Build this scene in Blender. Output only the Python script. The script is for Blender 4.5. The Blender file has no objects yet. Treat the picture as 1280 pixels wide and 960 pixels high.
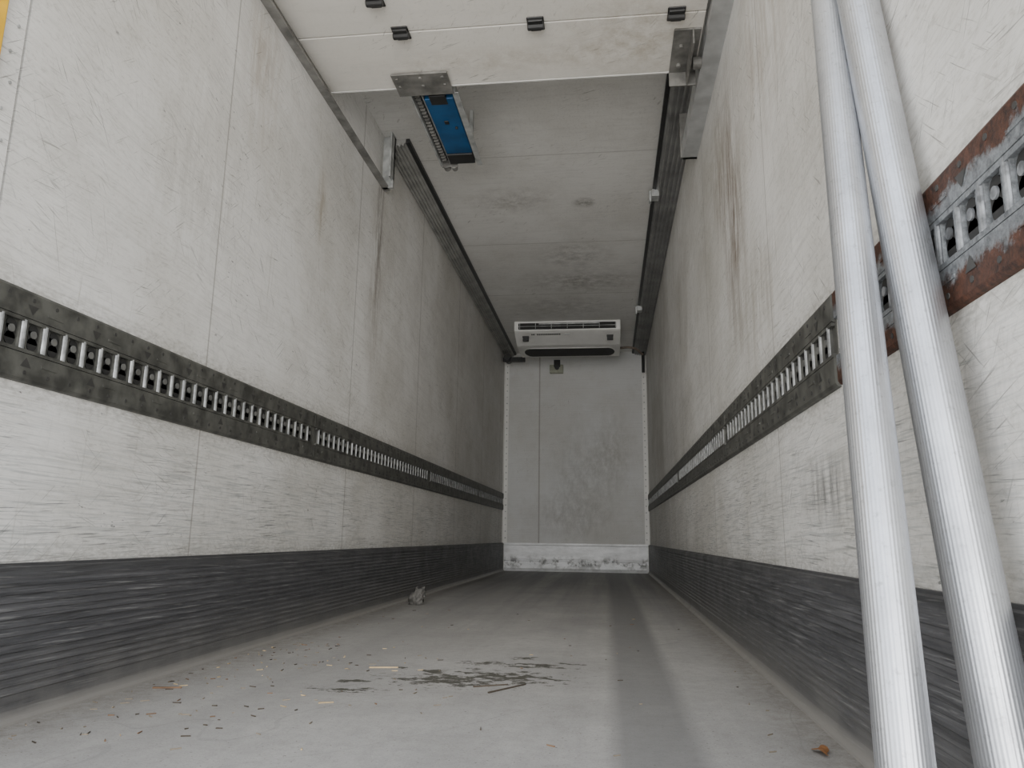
import bpy, bmesh, random
from math import *
from mathutils import Vector, Matrix
random.seed(7)
H=.558; XL=-1.78; XR=.68; D=13.0; Y0=.9; ZC=3.75; KZ=.46; RLO=1.0; RHI=1.287
# ------------------------------------------------ node helpers
class M:
    def __init__(s,name):
        s.m=bpy.data.materials.new(name);s.m.use_nodes=True;s.t=s.m.node_tree
        s.b=s.t.nodes['Principled BSDF'];s.tc=s.t.nodes.new('ShaderNodeTexCoord').outputs['Object']
        sp=s.t.nodes.new('ShaderNodeSeparateXYZ');s.l(s.tc,sp.inputs[0]);s.x,s.y,s.z=sp.outputs
    def l(s,a,b):s.t.links.new(a,b)
    def put(s,v,i):
        if isinstance(v,bpy.types.NodeSocket):s.l(v,i)
        else:i.default_value=v
    def mt(s,op,a,b=0.,c=0.,clamp=False):
        n=s.t.nodes.new('ShaderNodeMath');n.operation=op;n.use_clamp=clamp
        s.put(a,n.inputs[0]);s.put(b,n.inputs[1])
        if op in('MULTIPLY_ADD','COMPARE','SMOOTH_MIN'):s.put(c,n.inputs[2])
        return n.outputs[0]
    def mp(s,sc=(1,1,1),rot=(0,0,0),loc=(0,0,0),src=None):
        src=src or s.tc
        if any(rot):
            n=s.t.nodes.new('ShaderNodeMapping');n.inputs['Rotation'].default_value=rot;s.l(src,n.inputs[0]);src=n.outputs[0]
        n=s.t.nodes.new('ShaderNodeMapping');n.inputs['Scale'].default_value=sc;n.inputs['Location'].default_value=loc
        s.l(src,n.inputs[0]);return n.outputs[0]
    def noise(s,vec,scale=1.,det=4.,rough=.55,dist=0.):
        n=s.t.nodes.new('ShaderNodeTexNoise');s.l(vec,n.inputs['Vector']);n.inputs['Scale'].default_value=scale
        n.inputs['Detail'].default_value=det;n.inputs['Roughness'].default_value=rough;n.inputs['Distortion'].default_value=dist
        return n.outputs['Fac']
    def rng(s,v,a,b,c=0.,d=1.):
        n=s.t.nodes.new('ShaderNodeMapRange');n.clamp=True;s.put(v,n.inputs[0])
        for i,k in enumerate((a,b,c,d)):n.inputs[i+1].default_value=k
        return n.outputs[0]
    def mix(s,f,a,b):
        n=s.t.nodes.new('ShaderNodeMix');n.data_type='RGBA'
        s.put(f,n.inputs[0])
        for v,i in((a,n.inputs[6]),(b,n.inputs[7])):
            if isinstance(v,tuple):v=(*v[:3],1)
            s.put(v,i)
        return n.outputs[2]
    def bump(s,h,st=.3,d=.01):
        n=s.t.nodes.new('ShaderNodeBump');n.inputs['Strength'].default_value=st;n.inputs['Distance'].default_value=d
        s.l(h,n.inputs['Height']);s.l(n.outputs[0],s.b.inputs['Normal'])
    def fin(s,col,rough=.6,metal=0.):
        if isinstance(col,tuple):col=(*col[:3],1)
        s.put(col,s.b.inputs['Base Color']);s.put(rough,s.b.inputs['Roughness']);s.put(metal,s.b.inputs['Metallic']);return s.m
def simple(name,col,rough=.5,metal=0.,var=.25,sc=12):
    m=M(name);n=m.noise(m.mp((sc,sc,sc)),1,5)
    dk=tuple(c*(1-var) for c in col);lt=tuple(min(1,c*(1+var*.6)) for c in col)
    return m.fin(m.mix(m.rng(n,.35,.65),dk,lt),rough,metal)
def wallmat(name,axis='x',base=(.80,.79,.765),seams=None,stains=(),low=True,dirt=1.):
    m=M(name)
    big=m.noise(m.mp((1,1,1)),.9,7,.62);med=m.noise(m.mp((1,.7,1)),5,8,.72);fine=m.noise(m.mp((1,.5,1.2)),60,4,.7)
    c=m.mix(m.rng(big,.42,.66,0,.65*dirt),base,(.54,.52,.47))
    c=m.mix(m.rng(med,.5,.70,0,.32*dirt),c,(.48,.46,.42))
    c=m.mix(m.mt('MULTIPLY',m.rng(fine,.52,.70,0,.45*dirt),m.rng(big,.38,.60,.15,1)),c,(.34,.32,.28))
    run={'x':(1,1.1,75),'y':(1.2,1,75),'z':(3,24,1)}[axis]
    g=m.noise(m.mp(run,(.05,0,0) if axis=='x' else (0,0,0)),1,8,.8);c=m.mix(m.rng(g,.49,.70,0,.42*dirt),c,(.40,.39,.36))
    def scr(sc,rot,lo,hi,amt,col,loc=(0,0,0),msc=.9,mlo=.48,mhi=.62,zmask=None):
        nonlocal c
        s=m.noise(m.mp(sc,rot,loc),1,3,.6);k=m.rng(s,lo,hi)
        pm=m.rng(m.noise(m.mp((1,1,1),(0,0,0),(loc[0]+7,loc[1]+3,loc[2])),msc,5,.65),mlo,mhi)
        k=m.mt('MULTIPLY',k,pm)
        if zmask is not None:k=m.mt('MULTIPLY',k,zmask)
        c=m.mix(m.mt('MULTIPLY',k,amt),c,col)
    if axis=='x':
        D1=(.13,.125,.11)
        scr((1,6,190),(.35,0,0),.62,.68,.7,D1,(0,1,4),1.4,.48,.60)
        scr((1,6,210),(-.12,0,0),.62,.68,.65,D1,(0,9,2),1.7,.48,.60)
        scr((1,5,150),(.95,0,0),.64,.70,.75,D1,(0,5,8),1.5,.48,.60)
        scr((1,5,160),(-.75,0,0),.64,.70,.75,D1,(0,15,3),1.7,.48,.60)
        scr((1,2.5,150),(.6,0,0),.65,.70,.65,(.2,.19,.17),(0,25,3),1.2,.44,.6)
        scr((1,2,150),(1.25,0,0),.67,.71,.7,(.16,.15,.13),(0,35,3),1.5,.45,.6)
        scr((1,70,3),(0.05,0,0),.60,.72,.5,(.30,.27,.22),(0,2,7),1.1,.48,.62)
        scr((1,20,70),(0.2,0,0),.67,.71,.95,(.05,.05,.05),(0,22,7),2.2,.50,.60)
        if low:
            zl=m.rng(m.z,RLO+.1,RLO-.2)
            scr((1,3.5,140),(.02,0,0),.50,.64,.5,(.30,.32,.32),(0,31,7),1.2,.3,.5,zl)
            scr((1,5,200),(-.04,0,0),.58,.64,.75,(.13,.14,.14),(0,41,3),2.2,.42,.55,zl)
            zr=m.rng(m.z,RHI+1.3,RHI)
            scr((1,4,130),(.02,0,0),.53,.66,.4,(.36,.35,.31),(0,51,3),1.4,.38,.58,zr)
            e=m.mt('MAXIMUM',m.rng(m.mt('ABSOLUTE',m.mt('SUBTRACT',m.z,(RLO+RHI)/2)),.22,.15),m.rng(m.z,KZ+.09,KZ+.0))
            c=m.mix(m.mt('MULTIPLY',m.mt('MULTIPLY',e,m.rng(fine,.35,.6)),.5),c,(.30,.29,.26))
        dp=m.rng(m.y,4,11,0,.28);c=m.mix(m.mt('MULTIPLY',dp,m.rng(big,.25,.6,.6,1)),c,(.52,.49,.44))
    else:
        a=(6,8,120) if axis=='y' else (8,70,1)
        scr(a,(0,.3,0) if axis=='y' else (0,0,.4),.62,.70,.6,(.2,.19,.16),(3,1,4),1.6)
        a=(60,8,8) if axis=='y' else (50,9,1)
        scr(a,(0,.2,0) if axis=='y' else (0,0,-.5),.63,.71,.6,(.2,.18,.15),(1,7,4),1.5)
    for (cy,cz,ry,rz,amt,col) in stains:
        run_=m.y if axis=='x' else m.x
        oth=m.y if axis=='z' else m.z
        nn=m.noise(m.mp((1,18,2.4) if axis=='x' else (9,9,5)),1,8,.78)
        a=m.mt('DIVIDE',m.mt('SUBTRACT',run_,cy),ry);b=m.mt('DIVIDE',m.mt('SUBTRACT',oth,cz),rz)
        d=m.mt('SQRT',m.mt('ADD',m.mt('MULTIPLY',a,a),m.mt('MULTIPLY',b,b)))
        k=m.mt('MULTIPLY',m.rng(d,1.1,.2),m.rng(nn,.40,.64))
        c=m.mix(m.mt('MULTIPLY',k,amt,clamp=True),c,col)
    if seams:
        run_,lst=seams;src={'x':m.x,'y':m.y,'z':m.z}[run_]
        for sy in lst:
            k=m.mt('LESS_THAN',m.mt('ABSOLUTE',m.mt('SUBTRACT',src,sy)),.0035+(.0006*abs(sy) if axis!='y' else .008))
            c=m.mix(m.mt('MULTIPLY',k,.6 if axis!='z' else .35),c,(.24,.22,.19))
    m.bump(med,.10,.01)
    return m.fin(c,m.rng(med,.3,.7,.45,.62))
# ------------------------------------------------ mesh helpers
def obj(name,bm,mats,parent=None,smooth=False,bevel=0):
    me=bpy.data.meshes.new(name);bm.to_mesh(me);bm.free()
    o=bpy.data.objects.new(name,me);bpy.context.collection.objects.link(o)
    for m in (mats if isinstance(mats,(list,tuple)) else [mats]):me.materials.append(m)
    if smooth:
        for p in me.polygons:p.use_smooth=True
    if bevel:
        b=o.modifiers.new('b','BEVEL');b.width=bevel;b.segments=2;b.limit_method='ANGLE'
    if parent:o.parent=parent
    return o
def empty(name):
    e=bpy.data.objects.new(name,None);bpy.context.collection.objects.link(e);e.empty_display_size=.1;return e
def box(bm,a,b,mi=0):
    vs=[bm.verts.new((x,y,z)) for x in (a[0],b[0]) for y in (a[1],b[1]) for z in (a[2],b[2])]
    fs=[]
    for q in ((0,1,3,2),(4,6,7,5),(0,4,5,1),(2,3,7,6),(0,2,6,4),(1,5,7,3)):
        f=bm.faces.new([vs[i] for i in q]);f.material_index=mi;fs.append(f)
    bmesh.ops.recalc_face_normals(bm,faces=fs);return vs
def boxo(name,a,b,mat,parent=None,bevel=0):
    bm=bmesh.new();box(bm,a,b);return obj(name,bm,mat,parent,bevel=bevel)
def extr(bm,prof,axis,a,b,mi=0):
    mk=(lambda u,v,t:(u,t,v)) if axis=='y' else (lambda u,v,t:(t,u,v))
    A=[bm.verts.new(mk(u,v,a)) for u,v in prof];B=[bm.verts.new(mk(u,v,b)) for u,v in prof]
    n=len(prof);fs=[bm.faces.new((A[i],A[(i+1)%n],B[(i+1)%n],B[i])) for i in range(n)]
    fs+=[bm.faces.new(A),bm.faces.new(B[::-1])]
    for f in fs:f.material_index=mi
    bmesh.ops.recalc_face_normals(bm,faces=fs)
def cyl(bm,c,r,h,axis,seg=16,mi=0,r2=None):
    rot={'x':Matrix.Rotation(pi/2,4,'Y'),'y':Matrix.Rotation(pi/2,4,'X'),'z':Matrix.Identity(4)}[axis]
    q=bmesh.ops.create_cone(bm,cap_ends=True,segments=seg,radius1=r,radius2=r if r2 is None else r2,depth=h,matrix=Matrix.Translation(c)@rot)
    for v in q['verts']:
        for f in v.link_faces:f.material_index=mi
    return q['verts']
# ------------------------------------------------ materials
SE=[3.12,5.03,6.9,8.8,10.7,12.5]
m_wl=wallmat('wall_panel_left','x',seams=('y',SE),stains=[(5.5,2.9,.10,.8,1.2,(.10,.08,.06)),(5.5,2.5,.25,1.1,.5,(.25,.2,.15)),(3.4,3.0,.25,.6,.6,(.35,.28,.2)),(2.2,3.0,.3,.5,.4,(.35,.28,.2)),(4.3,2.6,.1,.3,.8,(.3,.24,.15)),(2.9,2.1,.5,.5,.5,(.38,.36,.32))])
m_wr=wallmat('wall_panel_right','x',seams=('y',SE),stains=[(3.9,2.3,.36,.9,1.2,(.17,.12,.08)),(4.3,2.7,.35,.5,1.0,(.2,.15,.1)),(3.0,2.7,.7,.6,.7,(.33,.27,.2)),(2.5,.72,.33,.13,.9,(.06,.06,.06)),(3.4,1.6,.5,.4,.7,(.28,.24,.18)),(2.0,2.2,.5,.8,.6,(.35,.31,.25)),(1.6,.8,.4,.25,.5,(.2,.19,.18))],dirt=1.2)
m_wb=wallmat('wall_panel_back','y',base=(.66,.665,.655),seams=('x',[-1.165]),stains=[(-.4,1.6,.7,1.0,.5,(.28,.27,.25)),(-.6,.9,.9,.5,.6,(.32,.31,.29)),(.1,2.0,.4,.8,.5,(.28,.27,.23))],low=False,dirt=.8)
m_ce=wallmat('ceiling_panel','z',base=(.80,.79,.76),seams=('y',[5.93,7.9,9.7,11.6]),stains=[(-.35,8.3,.5,.5,.6,(.2,.18,.15)),(-.9,6.8,.5,.3,.6,(.25,.22,.18)),(-.2,6.9,.12,.12,1.0,(.1,.09,.06)),(-.3,9.2,.8,.5,.7,(.2,.18,.15)),(-.6,10.3,.9,.6,.5,(.25,.23,.2))],dirt=.6)
m_dr=wallmat('door_panel','z',base=(.84,.81,.75),stains=[(.2,3.9,.5,.5,.5,(.35,.28,.18)),(-.6,4.05,.9,.15,.4,(.4,.33,.22))],dirt=.35)
def floormat():
    m=M('floor_dusty');a=m.noise(m.mp((1,1,1)),1.6,8,.7);b=m.noise(m.mp((1,1,1)),20,8,.8);t=m.noise(m.mp((5,.15,1)),1,5,.6)
    s=m.noise(m.mp((26,.7,1)),1,4,.6);f=m.noise(m.mp((1,1,1)),150,3,.65);sp=m.noise(m.mp((1,1,1)),85,2,.5)
    c=m.mix(m.rng(a,.33,.67),(.32,.312,.298),(.44,.43,.41))
    c=m.mix(m.rng(t,.45,.65,0,.30),c,(.27,.265,.257))
    c=m.mix(m.rng(s,.55,.8,0,.2),c,(.24,.235,.23))
    c=m.mix(m.rng(b,.46,.66,0,.5),c,(.26,.25,.235))
    c=m.mix(m.rng(f,.55,.68,0,.55),c,(.17,.16,.145))
    f2=m.noise(m.mp((1,1,1),(0,0,0),(5,5,5)),150,3,.65);c=m.mix(m.rng(f2,.60,.72,0,.5),c,(.64,.62,.58))
    c=m.mix(m.rng(sp,.69,.73,0,.8),c,(.09,.075,.055))
    k=m.mt('MULTIPLY',m.rng(m.mt('ABSOLUTE',m.mt('ADD',m.x,-.13)),.15,.09),m.rng(a,.1,.5))
    c=m.mix(m.mt('MULTIPLY',k,.65),c,(.14,.139,.137))
    k=m.mt('MULTIPLY',m.rng(m.mt('ABSOLUTE',m.mt('ADD',m.x,1.2)),.25,.1),m.rng(a,.3,.6))
    c=m.mix(m.mt('MULTIPLY',k,.25),c,(.22,.215,.21))
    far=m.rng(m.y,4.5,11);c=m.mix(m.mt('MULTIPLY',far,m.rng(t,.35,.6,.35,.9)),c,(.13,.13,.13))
    w=m.noise(m.mp((1.6,.45,1),(0,0,.5)),1,2,.5,.6);k=m.mt('COMPARE',w,.5,.003);c=m.mix(m.mt('MULTIPLY',k,.25),c,(.2,.2,.19))
    n1=m.noise(m.mp((13,22,1)),1,6,.72);wet=None
    for cx,cy,rx,ry in ((-.64,3.12,.26,.17),(-.44,3.22,.26,.17),(-.97,2.85,.14,.05),(-.98,3.02,.08,.04),(-.33,3.52,.17,.07),(-.90,3.35,.06,.03),(-.55,3.55,.12,.06),(-.74,3.3,.10,.05),(-.40,3.72,.09,.04),(-.18,3.6,.07,.03)):
        u=m.mt('DIVIDE',m.mt('SUBTRACT',m.x,cx),rx);v=m.mt('DIVIDE',m.mt('SUBTRACT',m.y,cy),ry)
        d=m.mt('SQRT',m.mt('ADD',m.mt('MULTIPLY',u,u),m.mt('MULTIPLY',v,v)))
        d=m.mt('ADD',d,m.rng(n1,.3,.7,-.85,1.75));k=m.rng(d,1.05,.94)
        wet=k if wet is None else m.mt('MAXIMUM',wet,k)
    c=m.mix(m.mt('MULTIPLY',wet,.90),c,(.045,.042,.028))
    e=m.mt('MAXIMUM',m.rng(m.x,XR-.22,XR-.03),m.rng(m.x,XL+.3,XL+.03));c=m.mix(m.mt('MULTIPLY',m.mt('MULTIPLY',e,m.rng(b,.3,.6)),.6),c,(.17,.145,.11))
    m.bump(b,.25,.006)
    return m.fin(c,m.rng(far,0,1,.8,.55))
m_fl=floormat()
def kickmat():
    m=M('kick_rubber');a=m.noise(m.mp((1,2.0,60)),1,6,.75);b=m.noise(m.mp((1,1,1)),5,7,.7)
    c=m.mix(m.rng(a,.35,.68),(.05,.051,.055),(.125,.125,.13))
    s=m.noise(m.mp((1,4,170),(.03,0,0)),1,3,.6);c=m.mix(m.rng(s,.60,.67,0,.45),c,(.32,.32,.31))
    s=m.noise(m.mp((1,3.5,150),(-.03,0,0),(0,4,4)),1,3,.6);c=m.mix(m.rng(s,.57,.66,0,.55),c,(.025,.025,.025))
    c=m.mix(m.mt('MULTIPLY',m.rng(m.z,.22,.05),m.rng(b,.35,.6,.15,.7)),c,(.19,.185,.175))
    c=m.mix(m.mt('MULTIPLY',m.rng(m.z,.045,.01),.8),c,(.30,.285,.26))
    c=m.mix(m.mt('MULTIPLY',m.rng(m.z,KZ-.035,KZ-.02),.5),c,(.03,.03,.03))
    m.bump(a,.35,.005);return m.fin(c,m.rng(b,.3,.7,.38,.6))
m_kick=kickmat()
m_rail=simple('rail_black',(.085,.085,.075),.5,.1,.5,14)
m_zinc=simple('rail_zinc',(.40,.41,.41),.45,.35,.45,24)
m_hole=simple('rail_hole',(.018,.018,.017),.7,0,.2)
m_hole2=simple('fixing_dark',(.040,.039,.036),.6,0,.2)
m_stud=simple('stud_grey',(.16,.16,.15),.5,.2,.3,20)
m_alu=simple('aluminium_sheet',(.58,.59,.59),.42,.5,.2,6)
m_gal=simple('galvanised_steel',(.46,.47,.46),.5,.4,.35,10)
m_dkst=simple('dark_steel',(.22,.215,.20),.55,.3,.4,9)
m_trk=simple('track_steel',(.27,.265,.25),.55,.3,.4,9)
m_blk=simple('black_plastic',(.02,.02,.02),.45)
m_blue=simple('blue_painted_steel',(.010,.085,.22),.45,.1,.25,6)
m_wht=simple('white_plastic',(.80,.79,.76),.4,0,.06,5)
m_post=wallmat('door_post','x',dirt=.8)
m_yel=simple('yellow_plastic',(.80,.47,.03),.5,0,.2,8)
def rustm():
    m=M('rusty_steel');n=m.noise(m.mp((1,1,1)),16,8,.75);n2=m.noise(m.mp((1,1,1)),55,6,.75)
    e=m.mt('ABSOLUTE',m.mt('SUBTRACT',m.z,(RLO+RHI)/2));e=m.rng(e,.04,.125)
    z=m.mix(m.rng(n2,.35,.65),(.09,.095,.10),(.24,.255,.265))
    r=m.mix(m.rng(n2,.35,.65),(.020,.011,.008),(.105,.042,.024))
    k=m.rng(m.mt('ADD',m.mt('MULTIPLY',e,.8),m.mt('MULTIPLY',n,1.4)),1.05,1.2)
    m.bump(n2,.5,.004);return m.fin(m.mix(k,z,r),.65,.2)
m_rust=rustm()
m_rz=simple('worn_zinc',(.24,.25,.26),.5,.3,.55,40)
# ------------------------------------------------ shell
T=.08
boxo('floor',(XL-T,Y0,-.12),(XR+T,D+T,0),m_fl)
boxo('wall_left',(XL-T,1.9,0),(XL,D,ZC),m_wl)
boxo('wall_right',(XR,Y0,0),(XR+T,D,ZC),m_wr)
boxo('wall_back',(XL-T,D,0),(XR+T,D+T,ZC),m_wb)
boxo('ceiling',(XL-T,Y0,ZC),(XR+T,D+T,ZC+.08),m_ce)
bm=bmesh.new();box(bm,(XL-T,Y0,0),(XL+.004,1.885,ZC));
for i in range(34):
    for yy in (1.855,1.838):
        if (i%2==0)==(yy>1.845):cyl(bm,(XL+.006,yy,.55+i*.095),.005,.006,'x',10,1)
obj('trim_1',bm,[m_post,m_gal])
bm=bmesh.new();box(bm,(XL+.005,1.50,1.80),(XL+.02,1.795,3.3));
for z in (2.0,2.4,2.8,3.2):cyl(bm,(XL+.022,1.70,z),.015,.01,'x',12)
obj('yellow_door_strap',bm,m_yel,bevel=.004)
def kick(name,xw,s):
    P=[(0,0),(0,KZ),(.010,KZ),(.012,KZ-.008),(.024,KZ-.012),(.026,KZ-.035),(.020,KZ-.05)]
    z=KZ-.05
    while z>.08:
        P+= [(.020,z-.004),(.0245,z-.008),(.0245,z-.016),(.020,z-.020)];z-=.024
    P+=[(.02,.035),(.028,.015),(.042,.006),(.044,0)]
    bm=bmesh.new();extr(bm,[(xw+s*u,v) for u,v in P],'y',Y0,D-.03);return obj(name,bm,m_kick)
kick('baseboard_left',XL,1);kick('baseboard_right',XR,-1)
def alub():
    m=M('scuffed_aluminium_plate');n=m.noise(m.mp((3,1,8)),1,6,.7);b=m.noise(m.mp((1,1,1)),6,6,.7)
    c=m.mix(m.rng(n,.4,.7),(.82,.83,.84),(.55,.56,.56));k=m.mt('MULTIPLY',m.rng(b,.48,.6),m.rng(m.mt('ABSOLUTE',m.mt('ADD',m.z,-.14)),.14,.02))
    c=m.mix(m.mt('MULTIPLY',k,.85),c,(.06,.06,.05));return m.fin(c,.45,.15)
m_ab=alub()
bm=bmesh.new();extr(bm,[(D,0),(D,KZ),(D-.018,KZ),(D-.022,KZ-.03),(D-.012,KZ-.04),(D-.012,.2),(D-.02,.19),(D-.02,.17),(D-.012,.16),(D-.012,.05),(D-.05,0)],'x',XL+.03,XR-.03);obj('baseboard_back',bm,m_ab)
for i,(x,s) in enumerate(((XL,1),(XR,-1))):
    bm=bmesh.new()
    box(bm,(min(x,x+s*.075),D-.006,KZ),(max(x,x+s*.075),D,ZC-.02));box(bm,(min(x,x+s*.006),D-.075,KZ),(max(x,x+s*.006),D,ZC-.02))
    for k in range(30):cyl(bm,(x+s*.045,D-.008,KZ+.08+k*.11),.011,.006,'y',8,1)
    obj('trim_%d'%(2+i),bm,[m_wht,m_gal])
for i,(x,s,w) in enumerate(((XL,1,.18),(XR,-1,.22))):
    bm=bmesh.new();P=[(0,ZC),(0,ZC-.07),(.012,ZC-.072)];n=5
    for k in range(n):
        u=.012+(w-.03)*k/n;v=ZC-.072+.03*k/n;du=(w-.03)/n
        P+=[(u+du*.15,v),(u+du*.22,v-.014),(u+du*.60,v-.012),(u+du*.68,v+.005)]
    P+=[(w-.014,ZC-.035),(w-.012,ZC)]
    extr(bm,[(x+s*u,v) for u,v in P],'y',5.55 if s>0 else 4.0,D-.01)
    extr(bm,[(x+s*(w-.012),ZC),(x+s*(w-.012),ZC-.04),(x+s*(w+.018),ZC-.03),(x+s*(w+.018),ZC)],'y',5.55 if s>0 else 4.0,D-.01,1)
    obj('trim_%d'%(4+i),bm,[simple('cornice%d'%i,(.36,.355,.335) if s>0 else (.26,.26,.25),.5,.1,.3,5),m_blk])
for y in (6.6,10.2):
    e=empty('cornice_clip');bm=bmesh.new();box(bm,(.43,y,ZC-.10),(.50,y+.12,ZC-.03));box(bm,(.41,y+.03,ZC-.14),(.43,y+.09,ZC-.03))
    obj('clip',bm,m_gal,e,bevel=.004)
# ------------------------------------------------ cargo rails
def rail(name,xw,s,y0,y1,pm,cm,rust=False):
    e=empty(name);bm=bmesh.new();zc=(RLO+RHI)/2
    P=[(0,RLO),(.010,RLO+.003),(.016,RLO+.012),(.016,RLO+.088),(.004,RLO+.091),(.004,RHI-.091),(.016,RHI-.088),(.016,RHI-.012),(.010,RHI-.003),(0,RHI)]
    segs=[];y=y0
    brk=[4.39,7.4,10.4]
    for b in brk+[y1]:
        if b>y and b<=y1:segs.append((y,b-.004));y=b+.004
    for a,b in segs:extr(bm,[(xw+s*u,v) for u,v in P],'y',a,b)
    obj('plate',bm,pm,e)
    bm=bmesh.new();pit=.09;y=y0+.05
    def land(ya,yb):
        box(bm,(min(xw+s*.004,xw+s*.0155),ya,zc-.053),(max(xw+s*.004,xw+s*.0155),yb,zc-.042),3)
        box(bm,(min(xw+s*.004,xw+s*.0155),ya,zc+.042),(max(xw+s*.004,xw+s*.0155),yb,zc+.053),3)
    while y<y1-.04:
        if not min(abs(y-b) for b in brk)<.05:
            seg=14 if y<5 else 6
            cyl(bm,(xw+s*.0045,y,zc+.002),.0125,.090,'z',seg,0)
            box(bm,(min(xw+s*.004,xw+s*.012),y-.0165,zc-.045),(max(xw+s*.004,xw+s*.012),y-.0125,zc+.045),3)
            box(bm,(min(xw+s*.004,xw+s*.012),y+.0125,zc-.045),(max(xw+s*.004,xw+s*.012),y+.0165,zc+.045),3)
            y2=y+pit*.5
            if y2<y1-.03:
                for dz_ in (-.020,.020):cyl(bm,(xw+s*.0055,y2,zc+dz_),.021,.003,'x',seg+6,1)
                box(bm,(min(xw+s*.004,xw+s*.007),y2-.021,zc-.020),(max(xw+s*.004,xw+s*.007),y2+.021,zc+.020),1)
                if y<7:cyl(bm,(xw+s*.009,y2,zc+.010),.012,.005,'x',seg+4,2,r2=.012)
            land(y-.045,y+.0449)
        y+=pit
    obj('slots',bm,[cm,m_hole,m_stud if not rust else m_rz,pm],e)
    bm=bmesh.new();y=y0+.06;k=0
    while y<min(y1-.05,8.5):
        for z in (RLO+.03,RHI-.03):
            cyl(bm,(xw+s*.0165,y,z),.0065,.003,'x',10,1)
        if k%3==1:
            for z,d in ((RLO+.062,1),(RHI-.062,-1)):
                vs=[bm.verts.new((xw+s*.0175,y+a*.022,z+d*b*.015)) for a,b in ((-1,-1),(1,-1),(0,1))];f=bm.faces.new(vs);f.material_index=1
                bmesh.ops.recalc_face_normals(bm,faces=[f])
        if k%3==2:
            for z in (RLO+.06,RHI-.06):box(bm,(min(xw+s*.016,xw+s*.018),y-.035,z-.004),(max(xw+s*.016,xw+s*.018),y+.035,z+.004),0)
        y+=.1;k+=1
    obj('embossing',bm,[pm,m_hole2,m_gal],e)
rail('cargo_rail',XL,1,1.9,D-.05,m_rail,m_zinc)
rail('cargo_rail',XR,-1,2.27,D-.05,m_rail,m_zinc)
rail('rusty_cargo_rail',XR,-1,.95,2.25,m_rust,m_rz,True)
# ------------------------------------------------ overhead sectional door
dz=3.37
e=empty('overhead_sectional_door')
ys=[1.0,1.57,2.11,2.65,3.19,3.73,4.27]
for i in range(6):
    boxo('panel_%d'%i,(XL+.025,ys[i]+.005,dz),(.56,ys[i+1]-.005,dz+.045),m_dr,e,bevel=.004)
bm=bmesh.new();box(bm,(XL+.025,4.268,dz-.002),(.56,4.28,dz+.045));obj('edge_seal',bm,m_wht,e)
def hinge(x,y):
    bm=bmesh.new();box(bm,(x-.048,y-.055,dz-.010),(x+.048,y+.055,dz))
    box(bm,(x-.042,y-.048,dz-.026),(x+.042,y-.006,dz-.008));box(bm,(x-.030,y+.006,dz-.022),(x+.030,y+.045,dz-.008))
    cyl(bm,(x,y,dz-.024),.020,.092,'x',14);return obj('hinge',bm,m_blk,e,bevel=.006)
for y in (3.73,3.45,3.19,2.65):
    for x in ((-1.14,-.37,.40) if y!=3.45 else (-1.21,.50)):hinge(x,y)
bm=bmesh.new()
extr(bm,[(.40,dz),(.55,dz),(.55,dz-.012),(.40,dz-.012)],'y',3.86,4.27)
box(bm,(.40,4.262,dz-.10),(.56,4.275,dz));box(bm,(.50,3.86,dz-.10),(.51,4.27,dz))
cyl(bm,(.55,4.12,dz-.05),.035,.05,'x',16);cyl(bm,(.45,4.0,dz-.02),.014,.02,'z',8);cyl(bm,(.45,4.18,dz-.02),.014,.02,'z',8)
obj('roller_bracket',bm,m_dkst,e,bevel=.003)
bm=bmesh.new();extr(bm,[(XL,3.30),(XL+.05,3.30),(XL+.055,3.31),(XL+.05,3.32),(XL+.008,3.32),(XL+.008,3.36),(XL,3.36)],'y',1.9,5.56);obj('track_channel_a',bm,m_trk,e)
bm=bmesh.new();box(bm,(XL,5.50,3.30),(XL+.09,5.53,ZC-.005));box(bm,(XL+.075,5.42,3.36),(XL+.09,5.53,ZC-.005));obj('track_bracket_a',bm,m_gal,e)
bm=bmesh.new();box(bm,(.575,1.0,3.31),(XR-.0,5.28,3.325));box(bm,(.575,1.0,3.325),(.585,5.28,3.44));box(bm,(XR-.012,1.0,3.325),(XR,5.28,3.42));obj('track_channel_b',bm,m_alu,e)
bm=bmesh.new();box(bm,(.56,5.25,3.31),(XR,5.28,ZC-.08));obj('track_bracket_b',bm,m_dkst,e)
# ------------------------------------------------ drive unit on the door end
e=empty('door_drive_unit')
z=3.40
bm=bmesh.new();box(bm,(-1.31,4.10,dz-.022),(-.955,4.33,dz-.008));
for x in (-1.28,-1.13,-.99):
    for y in (4.14,4.22):cyl(bm,(x,y,dz-.026),.011,.01,'z',8)
obj('mount_plate',bm,m_dkst,e,bevel=.002)
bm=bmesh.new()
box(bm,(-1.25,4.33,z),(-.95,5.30,z+.03))
box(bm,(-1.25,4.33,z-.045),(-1.238,5.30,z));box(bm,(-.962,4.33,z-.045),(-.95,5.30,z));box(bm,(-.965,4.33,z-.047),(-.925,5.30,z-.04))
box(bm,(-1.178,4.33,z-.03),(-1.172,5.28,z))
obj('channel',bm,m_gal,e)
boxo('rack_bed',(-1.236,4.35,z-.012),(-1.180,5.27,z-.001),m_blk,e)
bm=bmesh.new()
for i in range(22):box(bm,(-1.228,4.37+i*.041,z-.03),(-1.195,4.385+i*.041,z-.012))
obj('rack_teeth',bm,m_dkst,e)
boxo('blue_cover',(-1.168,4.40,z-.04),(-.972,5.12,z-.002),m_blue,e,bevel=.006)
bm=bmesh.new();box(bm,(-1.13,4.36,z-.045),(-1.02,4.46,z-.003));box(bm,(-1.09,4.66,z-.048),(-1.06,4.70,z-.04));box(bm,(-1.168,5.12,z-.05),(-.975,5.26,z-.003))
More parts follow.
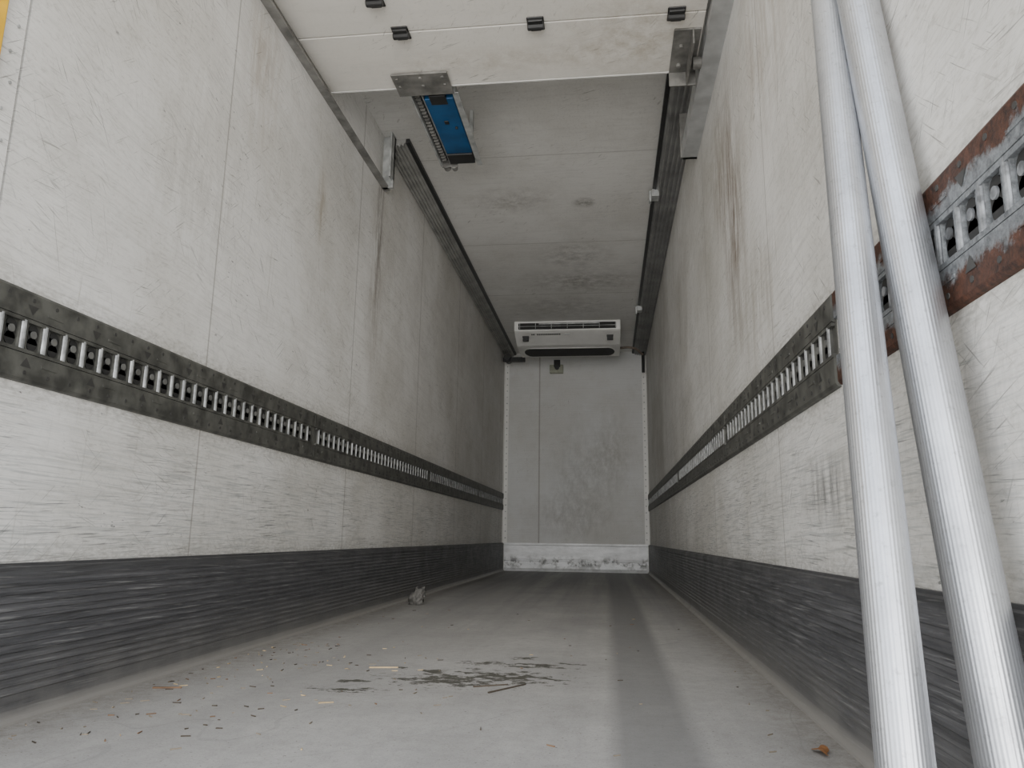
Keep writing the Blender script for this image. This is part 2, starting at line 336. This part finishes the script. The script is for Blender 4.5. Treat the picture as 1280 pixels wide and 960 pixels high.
cyl(bm,(-1.02,4.75,z-.045),.01,.02,'z',8);obj('black_blocks',bm,m_blk,e,bevel=.004)
bm=bmesh.new();cyl(bm,(-1.21,5.33,z-.03),.028,.06,'y',12);cyl(bm,(-1.15,5.33,z-.04),.022,.05,'y',12);box(bm,(-1.24,5.30,z-.05),(-1.12,5.31,z+.01));obj('end_fitting',bm,m_dkst,e)
bm=bmesh.new()
for x,y in ((-1.2,4.45),(-1.0,4.45),(-1.2,5.2),(-1.0,5.2)):box(bm,(x-.012,y-.02,z+.03),(x+.012,y+.02,ZC))
obj('hanger',bm,m_gal,e)
# ------------------------------------------------ evaporator unit
e=empty('refrigeration_evaporator')
P=[(10.95,3.745),(10.96,3.60),(11.0,3.575),(11.30,3.455),(11.38,3.445),(12.08,3.455),(12.2,3.50),(12.3,3.60),(12.3,3.745)]
bm=bmesh.new();extr(bm,P,'x',-1.375,.215)
o=obj('housing',bm,m_wht,e,bevel=.012)
def onface(t,a=(11.0,3.575),b=(11.30,3.455)):return (a[0]+(b[0]-a[0])*t,a[1]+(b[1]-a[1])*t)
bm=bmesh.new();box(bm,(-1.31,10.935,3.615),(.15,10.97,3.712));obj('intake_slot',bm,m_hole,e,bevel=.01)
bm=bmesh.new()
for i in range(7):box(bm,(-1.29+i*.238,10.925,3.62),(-1.283+i*.238,10.94,3.705))
box(bm,(-1.31,10.926,3.655),(.15,10.938,3.660));box(bm,(-1.0,10.924,3.685),(-.1,10.938,3.700));obj('intake_grille',bm,m_gal,e)
bm=bmesh.new()
for x in (-1.21,.06):
    y,zz=onface(.30);cyl(bm,(x,y,zz),.05,.04,'y',20);box(bm,(x-.045,y-.012,zz-.07),(x+.045,y+.03,zz))
obj('ports',bm,m_blk,e,bevel=.004)
bm=bmesh.new()
for i in range(16):
    if i in(2,):continue
    x=-1.12+i*.028;y,zz=onface(.12);box(bm,(x,y-.012,zz-.012),(x+.018,y+.01,zz+.014))
obj('lettering',bm,m_blk,e)
bm=bmesh.new();box(bm,(-.62,onface(.12)[0]-.01,onface(.12)[1]-.01),(-.54,onface(.12)[0]+.01,onface(.12)[1]+.02));obj('badge',bm,m_gal,e)
# capsule-shaped discharge slot with a thin white rim on the underside
def belly(y_):return 3.445+.010*(y_-11.38)/.7
bm=bmesh.new();n=40;yc=11.73
def sl_ring(kx,ky,off):
    out=[]
    for i in range(n):
        a=2*pi*i/n;u=cos(a);x=(.02 if u>1e-6 else -1.18)+.11*kx*u;y_=yc+ky*sin(a);out.append(bm.verts.new((x,y_,belly(y_)-off)))
    return out
A=sl_ring(1.15,.30,.0);B=sl_ring(1.15,.30,.007);C=sl_ring(1.,.27,.007)
for i in range(n):
    j=(i+1)%n
    for p,q in((A,B),(B,C)):bm.faces.new((p[i],p[j],q[j],q[i]))
ff=bm.faces.new([bm.verts.new((v.co.x,v.co.y,v.co.z+.001)) for v in C]);ff.material_index=1
bmesh.ops.recalc_face_normals(bm,faces=bm.faces)
obj('discharge_slot',bm,[m_wht,m_hole],e)
e=empty('temperature_sensor_box')
boxo('box',(-.985,D-.09,3.37),(-.75,D,3.52),simple('olive_plastic',(.35,.36,.28),.5),e,bevel=.01)
bm=bmesh.new();box(bm,(-.91,D-.11,3.47),(-.80,D-.05,3.60));cyl(bm,(-.855,D-.12,3.46),.04,.05,'y',14);obj('valve',bm,m_blk,e,bevel=.006)
e=empty('drain_pipe')
cu=bpy.data.curves.new('pipe','CURVE');cu.dimensions='3D';cu.bevel_depth=.02;sp=cu.splines.new('BEZIER')
pts=[(.2,12.2,3.62),(.42,12.2,3.62),(.60,12.5,3.58)];sp.bezier_points.add(len(pts)-1)
for p,q in zip(sp.bezier_points,pts):p.co=q;p.handle_left_type=p.handle_right_type='AUTO'
o=bpy.data.objects.new('pipe',cu);bpy.context.collection.objects.link(o);cu.materials.append(simple('hose',(.25,.2,.16),.6));o.parent=e
bm=bmesh.new();cyl(bm,(.61,12.52,3.45),.025,.35,'z',12);obj('downpipe',bm,m_blk,e)
e=empty('corner_drain_hose');bm=bmesh.new();cyl(bm,(XL+.10,12.6,3.56),.06,.28,'y',14);box(bm,(XL+.02,12.55,3.5),(XL+.4,12.62,3.58));obj('hose',bm,m_blk,e,bevel=.01)
# ------------------------------------------------ fluted aluminium bars
def alup():
    m=M('brushed_aluminium_pole');n=m.noise(m.mp((1,1,.5)),9,7,.7);n2=m.noise(m.mp((1,1,1)),70,5,.75)
    c=m.mix(m.rng(n,.35,.7),(.60,.615,.64),(.42,.43,.45));c=m.mix(m.rng(n2,.56,.70,0,.55),c,(.26,.26,.26))
    return m.fin(c,m.rng(n,.3,.7,.34,.46),.88)
m_pole=alup()
def pole(name,a,b,r,nf=40):
    e=empty(name);a=Vector(a);b=Vector(b);d=(b-a);L=d.length;rot=Vector((0,0,1)).rotation_difference(d).to_matrix().to_4x4();Mx=Matrix.Translation(a)@rot
    bm=bmesh.new();seg=nf*4;rings=[]
    for t in (.03,L-.03):
        rings.append([bm.verts.new(Mx@Vector(((r-(.0006 if i%4==0 else 0.))*cos(2*pi*i/seg),(r-(.0006 if i%4==0 else 0.))*sin(2*pi*i/seg),t))) for i in range(seg)])
    for i in range(seg):
        j=(i+1)%seg;bm.faces.new((rings[0][i],rings[0][j],rings[1][j],rings[1][i]))
    obj('tube',bm,m_pole,e,smooth=True)
    bm=bmesh.new()
    for t in (.02,L-.02):
        bmesh.ops.create_cone(bm,cap_ends=True,segments=32,radius1=r*1.03,radius2=r*1.03,depth=.04,matrix=Mx@Matrix.Translation((0,0,t)))
    obj('end_caps',bm,m_blk,e,bevel=.004)
def pt(s,a,d):return tuple(a[i]+s*d[i] for i in range(3))
a=(.416,1.227,-.315+H);d=(.173,.62,1.715)
pole('aluminium_load_bar',pt(-.127,a,d),pt(1.26,a,d),.040)
a=(.5835,1.290,-.324+H);d=(.0415,.446,1.633)
pole('aluminium_load_bar',pt(-.130,a,d),pt(1.18,a,d),.046,44)
# ------------------------------------------------ floor bits
bm=bmesh.new();bmesh.ops.create_icosphere(bm,subdivisions=4,radius=1)
from mathutils import noise as mn
for v in bm.verts:
    p=v.co.copy();k=1+.45*mn.noise(p*1.7)+.3*mn.noise(p*4+Vector((3,1,2)))+.15*mn.noise(p*9)
    q=p*k;v.co=Vector((q.x*.065-1.563,q.y*.055+6.33,max(0,q.z*.070+.055+.02*q.x)))
obj('crumpled_rag',bm,simple('rag',(.13,.125,.115),.8,0,.5,30),smooth=True)
bm=bmesh.new()
def splinter(x,y,ang,L,w,h=.004,mi=0):
    Mx=Matrix.Translation((x,y,h/2+.0005))@Matrix.Rotation(ang,4,'Z')
    vs=box(bm,(-L/2,-w/2,-h/2),(L/2,w/2,h/2),mi)
    for v in vs:
        if v.co.x>0:v.co.y*=.3
        v.co.y+=.06*L*sin(v.co.x/L*4);v.co=Mx@v.co
splinter(-.96,3.33,.1,.12,.012,.005,0);splinter(-.95,2.62,.3,.05,.010,.004,0)
splinter(-.38,2.98,.9,.22,.006,.005,1);splinter(-.45,3.02,.4,.14,.005,.005,1);splinter(-1.60,2.75,.1,.10,.014,.005,2)
for i in range(220):
    x=random.uniform(-1.65,.55);y=random.uniform(2.0,6.0)
    if random.random()<.75:x=-1.70+abs(random.gauss(0,.45));y=random.uniform(2.0,4)
    splinter(x,y,random.uniform(0,pi),random.uniform(.006,.030),random.uniform(.002,.005),.003,random.choice([0,1,3,2,1,3,3]))
obj('wood_splinters',bm,[simple('wood_light',(.50,.38,.22),.7),simple('twig_dark',(.07,.055,.04),.8),simple('bark',(.20,.12,.07),.8),simple('chaff',(.24,.20,.15),.8)])
bm=bmesh.new();n=16
vs=[]
for i in range(n):
    a=2*pi*i/n;r=.030*(1+.3*sin(3*a)+.12*cos(5*a));vs.append(bm.verts.new((.56+r*cos(a)*.6,2.27+r*sin(a)*1.3,.006+.006*sin(2*a)+.004)))
c0=bm.verts.new((.56,2.27,.016))
for i in range(n):bm.faces.new((vs[i],vs[(i+1)%n],c0))
obj('dry_leaf',bm,simple('leaf_brown',(.35,.16,.06),.6,0,.4,40),smooth=True)
# ------------------------------------------------ light
w=bpy.data.worlds.new('sky');bpy.context.scene.world=w;w.use_nodes=True;nt=w.node_tree;bg=nt.nodes['Background']
tc=nt.nodes.new('ShaderNodeTexCoord');sp=nt.nodes.new('ShaderNodeSeparateXYZ');nt.links.new(tc.outputs['Generated'],sp.inputs[0])
cr=nt.nodes.new('ShaderNodeValToRGB');mr=nt.nodes.new('ShaderNodeMapRange');mr.inputs[1].default_value=-1;mr.inputs[2].default_value=1
nt.links.new(sp.outputs[2],mr.inputs[0]);nt.links.new(mr.outputs[0],cr.inputs[0]);nt.links.new(cr.outputs[0],bg.inputs[0])
el=cr.color_ramp.elements;el[0].position=0;el[0].color=(.62,.61,.60,1);el[1].position=1;el[1].color=(.64,.72,.86,1)
k=el.new(.47);k.color=(.78,.77,.75,1);k=el.new(.52);k.color=(1,.995,.98,1)
bg.inputs[1].default_value=2.9
pl=bpy.data.lights.new('portal','AREA');pl.shape='RECTANGLE';pl.size=2.6;pl.size_y=4.0;pl.cycles.is_portal=True
po=bpy.data.objects.new('daylight_opening_portal',pl);bpy.context.collection.objects.link(po);po.location=((XL+XR)/2,Y0-.02,1.85);po.rotation_euler=(pi/2,0,0)
sl=bpy.data.lights.new('fill_light','SUN');sl.energy=5.2;sl.angle=1.0;sl.color=(1,.985,.96)
so=bpy.data.objects.new('deep_end_fill',sl);bpy.context.collection.objects.link(so);so.rotation_euler=Vector((-.02,1,-.0)).to_track_quat('-Z','Y').to_euler();so.location=(0,-5,3)  # added wide directional fill along the trailer, brightens the far end; no real source
# ------------------------------------------------ camera
yaw,pitch,roll,f=.1266,.1989,.0139,947.8
F=Vector((-sin(yaw)*cos(pitch),cos(yaw)*cos(pitch),sin(pitch)));R=Vector((cos(yaw),sin(yaw),0));U=R.cross(F)
R2=R*cos(roll)+U*sin(roll);U2=-R*sin(roll)+U*cos(roll)
cd=bpy.data.cameras.new('camera');co=bpy.data.objects.new('camera',cd);bpy.context.collection.objects.link(co)
mt=Matrix((R2,U2,-F)).transposed().to_4x4();mt.translation=Vector((0,0,H));co.matrix_world=mt
cd.sensor_width=36;cd.lens=f/1280*36;cd.clip_start=.02;bpy.context.scene.camera=co
